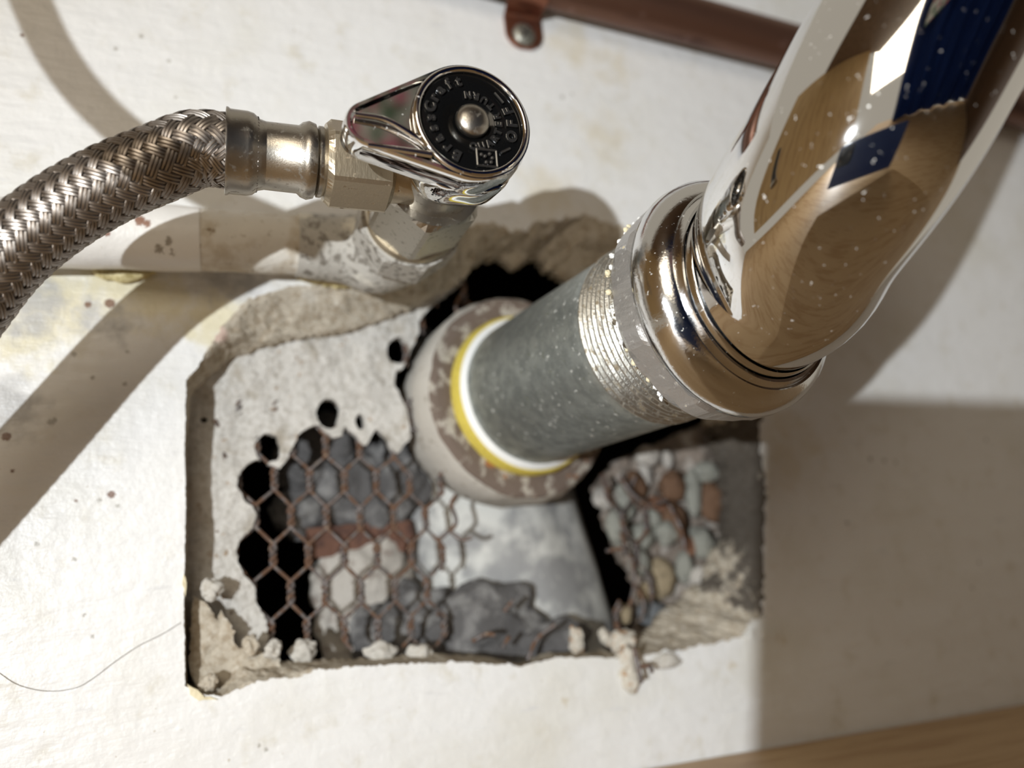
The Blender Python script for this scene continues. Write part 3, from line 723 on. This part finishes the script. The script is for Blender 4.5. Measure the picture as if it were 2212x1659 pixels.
for k in range(14):
    tt = k / 13; d_ = ltab * tt; wdt = sw if ltab - d_ > sw * .9 else sw * math.sqrt(max(.02, 1 - ((sw * .9 - (ltab - d_)) / (sw * .95)) ** 2))
    c = np.array([tabc[0], 0, top[2]]) + dn_ * d_; y0, y1 = -.3, -1.5
    if k == 0: y0, y1 = -1.0, -2.2
    V.append([c - ac * wdt + [0, y0, 0], c - ac * wdt + [0, y1, 0], c + ac * wdt + [0, y1, 0], c + ac * wdt + [0, y0, 0]])
V = np.array(V); nr = len(V)
Fc = [(i * 4 + k, i * 4 + (k + 1) % 4, (i + 1) * 4 + (k + 1) % 4, (i + 1) * 4 + k) for i in range(nr - 1) for k in range(4)] + [(3, 2, 1, 0), tuple((nr - 1) * 4 + k for k in range(4))]
build('strap_band', V.reshape(-1, 3), Fc, 'strap', stp, smooth=False)
scr = at(1131, 76, 1.5)
sv, sf = lathe(scr, (0, -1, 0), [(0, 4.0), (.5, 4.0), (1.3, 3.3), (1.7, 1.8), (1.75, .3)], 36)
sc1 = build('screw', sv, sf, 'screw', stp)
rt45 = Matrix.Rotation(math.radians(30), 3, 'Y')
for a in (30, 120):
    rm = np.array(Matrix.Rotation(math.radians(a), 3, 'Y'))
    build('screw_slot', *box(scr + [0, -1.62, 0], 4.4, .35, .7, rm), 'braid_core', sc1, smooth=False)

# ------------------------------------------------------------------ wire mesh in the hole
wm = thing('wire_mesh', at(740, 1400, -15), 'rusty hexagonal chicken wire stretched across the open hole', 'wire mesh')
def node(j, r):   # j in half cells, r in rows
    x = 15.4 + 4.8 * j - .4 * r; z = 20.7 - .4 * j - 10.2 * r + ZC
    rs = noise.noise_vector(Vector((j * 1.7, r * 2.3, 4.0)))
    return np.array([x + .55 * rs[0], 14.3 + .9 * rs[1] + max(0, j - 6) * .25, z + .55 * rs[2]])
KEEP = [px2([(470, 640), (1010, 600), (1010, 700), (930, 800), (905, 900), (945, 930), (985, 1090), (985, 1440), (470, 1440)], -15),
        px2([(1285, 1060), (1400, 1000), (1430, 1200), (1400, 1420), (1320, 1420)], -18)]
def keepf(p, seg):
    q = np.array([[p[0], p[2]]])
    if np.hypot(p[0] - nb[0], p[2] - nb[2]) < 36: return False
    if inside(KEEP[0], q)[0]: return True
    return inside(KEEP[1], q)[0] and (seg % 3 != 1)
for wi in range(-4, 30):
    runs = []; cur = []
    for r in range(-7, 6):
        ev = r % 2 == 0
        j = 2 * ((wi + 1) // 2) if ev else 2 * (wi // 2) + 1    # neighbours share a twisted node on every row
        side = 1 if (wi % 2 == 0) == ev else -1
        c = node(j, r)
        if keepf(c, j * 5 + r):
            for q in (.5, .25, 0, -.25, -.5):
                a = 2 * math.pi * q * .5
                cur.append(c + np.array([side * .6 * math.cos(2 * a) , side * .5 * math.sin(2 * a), q * 4.4]))
        else:
            if len(cur) >= 4: runs.append(cur)
            cur = []
    if len(cur) >= 4: runs.append(cur)
    for rn in runs:
        rn = [np.array(rn[0]) + np.array([rng.uniform(-2.5, 2.5), -rng.uniform(0, 2), rng.uniform(1.5, 3.5)])] + rn + [np.array(rn[-1]) + np.array([rng.uniform(-2.5, 2.5), -rng.uniform(0, 2), -rng.uniform(1.5, 3.5)])]
        pth = catmull(rn, .7)
        build('wire', *sweep(pth, [.52 + .12 * nz(p[0], p[2], wi, .8) for p in pth], 8), 'rust_wire', wm)

# short broken wires sticking up around the drain
STUBS = [([(1005, 625), (985, 660), (992, 690), (975, 720)], -12), ([(995, 690), (1045, 665)], -10), ([(955, 1160), (985, 1130), (975, 1090), (985, 1070)], -14), ([(975, 1150), (1000, 1165), (1020, 1160)], -13),
         ([(1090, 1320), (1110, 1295)], -10), ([(1140, 1425), (1160, 1380), (1200, 1350)], -8), ([(1310, 1190), (1345, 1185), (1350, 1200)], -9), ([(1340, 1150), (1365, 1210), (1370, 1260), (1360, 1310)], -16), ([(1370, 1260), (1390, 1300), (1385, 1340)], -16),
         ([(1340, 1030), (1360, 1060), (1400, 1090), (1440, 1080)], -14), ([(1445, 1090), (1470, 1140), (1480, 1190)], -14), ([(1370, 1400), (1380, 1450), (1385, 1475)], 6), ([(1383, 1440), (1405, 1440), (1408, 1452)], 6), ([(1085, 1400), (1100, 1375)], -9), ([(1020, 1385), (1050, 1370), (1070, 1372)], -10)]
for pts, hh in STUBS:
    p = catmull([at(x, y, hh + 1.2 * k) for k, (x, y) in enumerate(pts)], .7) if len(pts) > 2 else np.array([at(*pts[0], hh), (at(*pts[0], hh) + at(*pts[1], hh + 2)) / 2, at(*pts[1], hh + 2)])
    build('loose_wire', *sweep(p, .62, 8), 'rust_wire', wm)

# ------------------------------------------------------------------ rubble inside the hole
def rub(name, px, py, h, r, m, label, cat, amp=.3, sc=1.2, seed=0, rotz=0, group=None, ang=False, ico=ICO4):
    c = at(px, py, h)
    return tag(build(name, *rock(c, r, amp, sc, seed, ico, rotz, ang), m, base=c), label, cat, group)
rub('mortar_lump', 690, 985, -44, (13, 10, 13), 'mortar_dark', 'dark grey mortar lump behind the upper left of the wire', 'mortar', seed=1)
rub('mortar_lump', 775, 1040, -45, (15, 11, 16), 'mortar_dark', 'dark grey mortar lump in the middle behind the wire', 'mortar', seed=2)
rub('mortar_lump', 868, 1015, -43, (12, 12, 17), 'mortar_dark', 'dark grey mortar lump beside the drain hub', 'mortar', seed=3)
rub('mortar_lump', 660, 1110, -46, (11, 9, 8), 'mortar_dark', 'small dark mortar lump left of the rusty strip', 'mortar', seed=4)
rub('mortar_lump', 790, 1265, -44, (16, 10, 17), 'mortar_pale', 'pale mortar lump left of the drain pipe', 'mortar', seed=5, amp=.2)
rub('mortar_lump', 880, 1365, -36, (20, 9, 15), 'mortar_dark', 'dark lump at the bottom of the wire', 'mortar', seed=6)
rub('mortar_lump', 1045, 1365, -26, (20, 8, 14), 'mortar_dark', 'dark rock at the hole bottom below the drain', 'mortar', seed=7, rotz=.2)
rub('mortar_lump', 780, 1370, -42, (12, 8, 14), 'mortar_pale', 'pale grey lump low behind the wire', 'mortar', seed=8)
rub('mortar_lump', 1195, 1400, -22, (13, 6, 8), 'mortar_dark', 'grey lump on the lower edge of the hole', 'mortar', seed=9)
rub('mortar_lump', 915, 770, -50, (7, 7, 11), 'mortar_dark', 'dark lump in the shadow left of the drain hub', 'mortar', seed=10)
c = at(780, 1165, -40)
rs_ = np.array(Matrix.Rotation(math.radians(4), 3, 'Y'))
bv, bf = box((0, 0, 0), 30, 3, 11, rs_)
def subdiv_box(c, sx, sy, sz, amp, seed, n=10):
    V, Fc = ICO4; out = []
    for v in V:
        k = 1 / max(abs(v)) ; p = v * (k * .85 + .15 * 1.2)
        q = p * np.array([sx / 2, sy / 2, sz / 2]); q += amp * np.array(noise.noise_vector(Vector(q * .25 + seed)))
        out.append(q)
    return np.array(out) + c, Fc
tag(build('rusty_strip', *subdiv_box(c, 34, 4, 10, .7, 3), 'rust', base=c), 'flat rusty brown iron strip behind the wire', 'strip')

# pebbly concrete to the right of the drain
cb = thing('pebble_concrete', at(1450, 1300, -30), 'brown and grey pebbles set in crumbling concrete right of the drain', 'concrete')
bed_o = densify(px2([(1290, 1050), (1340, 990), (1420, 960), (1560, 900), (1700, 900), (1720, 1400), (1330, 1420), (1395, 1340), (1370, 1240), (1320, 1130)], -30), 1.5, .3, 4)
def bed_y(x, z): return 31 + fbm(x, z, 2, .09) * 4 + fbm(x, z, 4, .35) * 1.2
v, f, n = sheet(bed_o, [], 1.6, bed_y, 4)
build('cement_bed', v, f, 'cement', cb)
PB = [(1372, 1048, 25, 32, 'st_brown'), (1452, 1052, 30, 36, 'st_brown'), (1420, 1095, 30, 22, 'st_rust'), (1535, 1085, 30, 44, 'st_brown'), (1458, 1128, 26, 40, 'st_brown'), (1347, 1090, 24, 40, 'st_grey'),
      (1408, 1120, 24, 22, 'st_grey'), (1440, 1152, 28, 26, 'st_grey'), (1385, 1160, 30, 30, 'st_grey'), (1512, 1172, 30, 34, 'st_grey'), (1497, 1066, 20, 50, 'st_grey'), (1430, 1248, 28, 40, 'st_tan'), (1398, 1278, 24, 20, 'st_tan'),
      (1332, 1140, 24, 36, 'st_grey'), (1308, 1075, 30, 24, 'st_white'), (1575, 1200, 30, 42, 'st_white'), (1382, 1215, 24, 28, 'st_grey'), (1408, 1325, 34, 26, 'st_dark'), (1478, 1225, 20, 34, 'st_grey'), (1400, 985, 30, 22, 'st_white'), (1395, 1020, 14, 34, 'st_white'),
      (1350, 1325, 16, 20, 'st_tan'), (1525, 1020, 30, 22, 'st_grey'), (1560, 1110, 18, 40, 'st_white'), (1490, 1180, 18, 22, 'st_rust'), (1510, 1250, 22, 26, 'st_white'), (1440, 990, 12, 20, 'st_white')]
for i, (x, y, rx, ry, m) in enumerate(PB):
    hh = -24 + 2.5 * math.sin(i * 2.1); c = at(x, y, hh); k = np.linalg.norm(c - CAM) / F * .98
    build('stone', *rock(c, (rx * k, min(rx, ry) * k * .8, ry * k), .22, 1.1, 20 + i, ICO3), m, cb, base=c)

# gypsum bits lying in and on the edge of the hole
gp = px2([(416, 1286), (440, 1300), (458, 1322), (470, 1340), (478, 1319), (495, 1345), (507, 1362), (503, 1385), (517, 1400), (560, 1408), (604, 1425), (606, 1475), (540, 1478), (480, 1498), (430, 1493), (408, 1440)], -6)
v, f, n = sheet(densify(gp, .8, .15, 8), [], 1.0, lambda x, z: 6.5 + fbm(x, z, 1, .12) * 1.3 + fbm(x, z, 3, .5) * .5, 5)
tag(build('gypsum_slab', v, f, 'gypsum', base=at(480, 1450, -6)), 'broken triangular gypsum piece in the lower left corner of the hole', 'gypsum')
CR = [(456, 1272, -5, (3.2, 2.5, 3.2), 'crumb', 'rounded white gypsum plug at the left edge of the hole'), (541, 1397, -5, (2.3, 2.5, 2.9), 'gypsum', 'square tan crumb on the gypsum corner, nearest the left'),
      (590, 1402, -5, (2.5, 2.5, 2.6), 'crumb', 'square grey crumb next to the lowest left wire'), (452, 1474, -2, (2.4, 2, 2.2), 'gypsum', 'small round crumb in the bottom left corner'),
      (656, 1408, -11, (4, 2.5, 3.6), 'crumb', 'pale triangular crumb under the wire on the bottom edge'), (822, 1410, -11, (4.6, 3, 3.4), 'crumb', 'white crumb on the bottom edge under the middle wires'),
      (905, 1412, -11, (4.4, 3, 3.2), 'crumb', 'white crumb on the bottom edge right of the wires'), (1245, 1386, -9, (2.6, 2.5, 4.4), 'crumb_rust', 'upright white crumb below the drain pipe'),
      (1344, 1386, -6, (5.2, 4, 4.0), 'crumb_rust', 'rust edged white lump at the lower right of the hole'), (1358, 1420, -1, (4.4, 2.4, 3.6), 'crumb_rust', 'flat cream lump hanging over the lower right edge'),
      (1305, 1375, -10, (1.8, 2, 2.6), 'crumb_rust', 'tiny tan crumb left of the rust edged lump'), (1440, 1428, .5, (6, 1.8, 2.6), 'crumb', 'white paint blister on the lower right wall edge'),
      (1365, 1468, 1.0, (3.4, 2.0, 4.2), 'crumb_rust', 'ragged brown and cream crumb stuck on the wall below the hole')]
for i, (x, y, hh, r, m, lab) in enumerate(CR):
    rub('gypsum_crumb', x, y, hh, r, m, lab, 'crumb', .32, 1.5, 50 + i, ang=True, ico=ICO3)
CH = [([(392, 1255), (398, 1240), (404, 1262), (400, 1290)], 'cream paint chip on the left edge of the hole'), ([(404, 1478), (425, 1490), (440, 1505), (470, 1510), (430, 1512), (412, 1500)], 'cream paint chip at the bottom left corner of the hole'),
      ([(1600, 1372), (1640, 1358), (1690, 1362), (1670, 1378), (1620, 1385)], 'white paint chip at the lower right corner of the hole')]
for i, (q, lab) in enumerate(CH):
    v, f, n = sheet(densify(px2(q, .6), 1.0, .12, 30 + i), [], 1.5, lambda x, z: -.7 - .5 * nz(x, z, 0, .4), .8)
    tag(build('paint_chip', v, f, 'cream' if i < 2 else 'paint', smooth=False, base=at(*q[0], 0)), lab, 'paint chip')
hr = catmull([at(x, y, .25) for x, y in [(-20, 1440), (0, 1455), (40, 1480), (100, 1493), (160, 1487), (200, 1466), (250, 1428), (300, 1395), (350, 1370), (390, 1345)]], 1.0)
tag(build('hair', *sweep(hr, .065, 5), 'hair', base=hr[0]), 'single thin dark hair on the wall left of the hole', 'hair')

# ------------------------------------------------------------------ behind the picture: phone taking it, navy sheet added in place of clothing for the reflections
# the phone is held square to the view a little way behind the lens; its corner lies between the lamp and the shadow corner on the wall
_w = at(1642, 848)
pc = _w + (LIGHT - _w) * ((-40.0 - (_w - CAM) @ fwd) / ((LIGHT - _w) @ fwd))
pu, pv, pn = right, -down, fwd
pw, phh = 150.0, 74.0
ph = thing('phone', pc + pu * pw / 2 - pv * phh / 2, 'navy blue smartphone held behind the picture', 'phone')
def rbox(x0, x1, y0, y1, z0, z1, rad, n=6):
    ring_ = []
    for cx, cz, a0 in ((x1 - rad, z1 - rad, 0), (x0 + rad, z1 - rad, 90), (x0 + rad, z0 + rad, 180), (x1 - rad, z0 + rad, 270)):
        for k in range(n + 1):
            a = math.radians(a0 + 90 * k / n); ring_.append((cx + rad * math.cos(a), cz + rad * math.sin(a)))
    m = len(ring_)
    V = [pc + pu * x + pv * z + pn * y for y in (y0, y1) for x, z in ring_]
    return V, [tuple(range(m)), tuple(range(2 * m - 1, m - 1, -1))] + [(k, m + k, m + (k + 1) % m, (k + 1) % m) for k in range(m)]
build('case', *rbox(0, pw, -9, 0, -phh, 0, 2.5), 'navy_case', ph)
isl = build('camera_island', *rbox(4, 38, 0, 1.6, -38, -4, 6), 'black', ph)
for dx, dz in ((12, -12), (30, -21), (12, -30)):
    build('lens', *lathe(pc + pu * dx + pv * dz + pn * 1.5, pn, [(0, 6.4), (1.4, 6.4), (1.6, 5.9), (1.3, 5.6), (1.2, .3)], 32), 'lens_glass', isl)
cl_o = []; nxs, nzs = 60, 12  # unseen navy sheet, added to give the chrome its blue reflection
for i in range(nxs):
    for j in range(nzs):
        x = -60 + 560 * i / (nxs - 1); z = 640 - 634 * j / (nzs - 1)
        cl_o.append((x, -618 + 22 * math.sin(i * .55) + 6 * math.sin(i * 1.3 + j), z))
cf = [(i * nzs + j, (i + 1) * nzs + j, (i + 1) * nzs + j + 1, i * nzs + j + 1) for i in range(nxs - 1) for j in range(nzs - 1)]
bk = [(p[0], p[1] - 3, p[2]) for p in cl_o]; nn_ = len(cl_o)
tag(build('navy_stand_in', cl_o + bk, cf + [tuple(k + nn_ for k in q[::-1]) for q in cf], 'navy'), 'navy blue sheet standing in for clothing mirrored in the chrome tube', 'cloth')

fv = []
for i in range(16):
    for j in range(16):
        fv.append((0 + 170 * i / 15, -580 + 5 * math.sin(i * .7) + 3 * math.sin(j * .6), 335 + 150 * j / 15))
ff = [(i * 16 + j, i * 16 + j + 1, (i + 1) * 16 + j + 1, (i + 1) * 16 + j) for i in range(15) for j in range(15)]
fb = [(p[0], p[1] - 2, p[2]) for p in fv]
tag(build('floral_cloth', fv + fb, ff + [tuple(k + 256 for k in q[::-1]) for q in ff], 'floral'), 'small pink and green floral cloth mirrored in the valve lever', 'cloth')
# yellowed sealant under the painted pipe
for q, lab in (([(196, 574), (225, 592), (262, 596), (300, 594), (335, 588)], 'yellowed sealant bead under the left end of the painted pipe'), ([(640, 600), (690, 606), (740, 610), (795, 606), (830, 600)], 'yellowed sealant bead under the elbow of the painted pipe')):
    p = catmull([at(x, y, 1.2) for x, y in q], .6)
    r = [(.5 + 1.3 * math.sin(math.pi * k / (len(p) - 1))) * (1 + .5 * nz(pp[0], pp[2], 2, .6)) for k, pp in enumerate(p)]
    tag(build('sealant_bead', *sweep(p, r, 12), 'sealant', base=p[0]), lab, 'sealant')
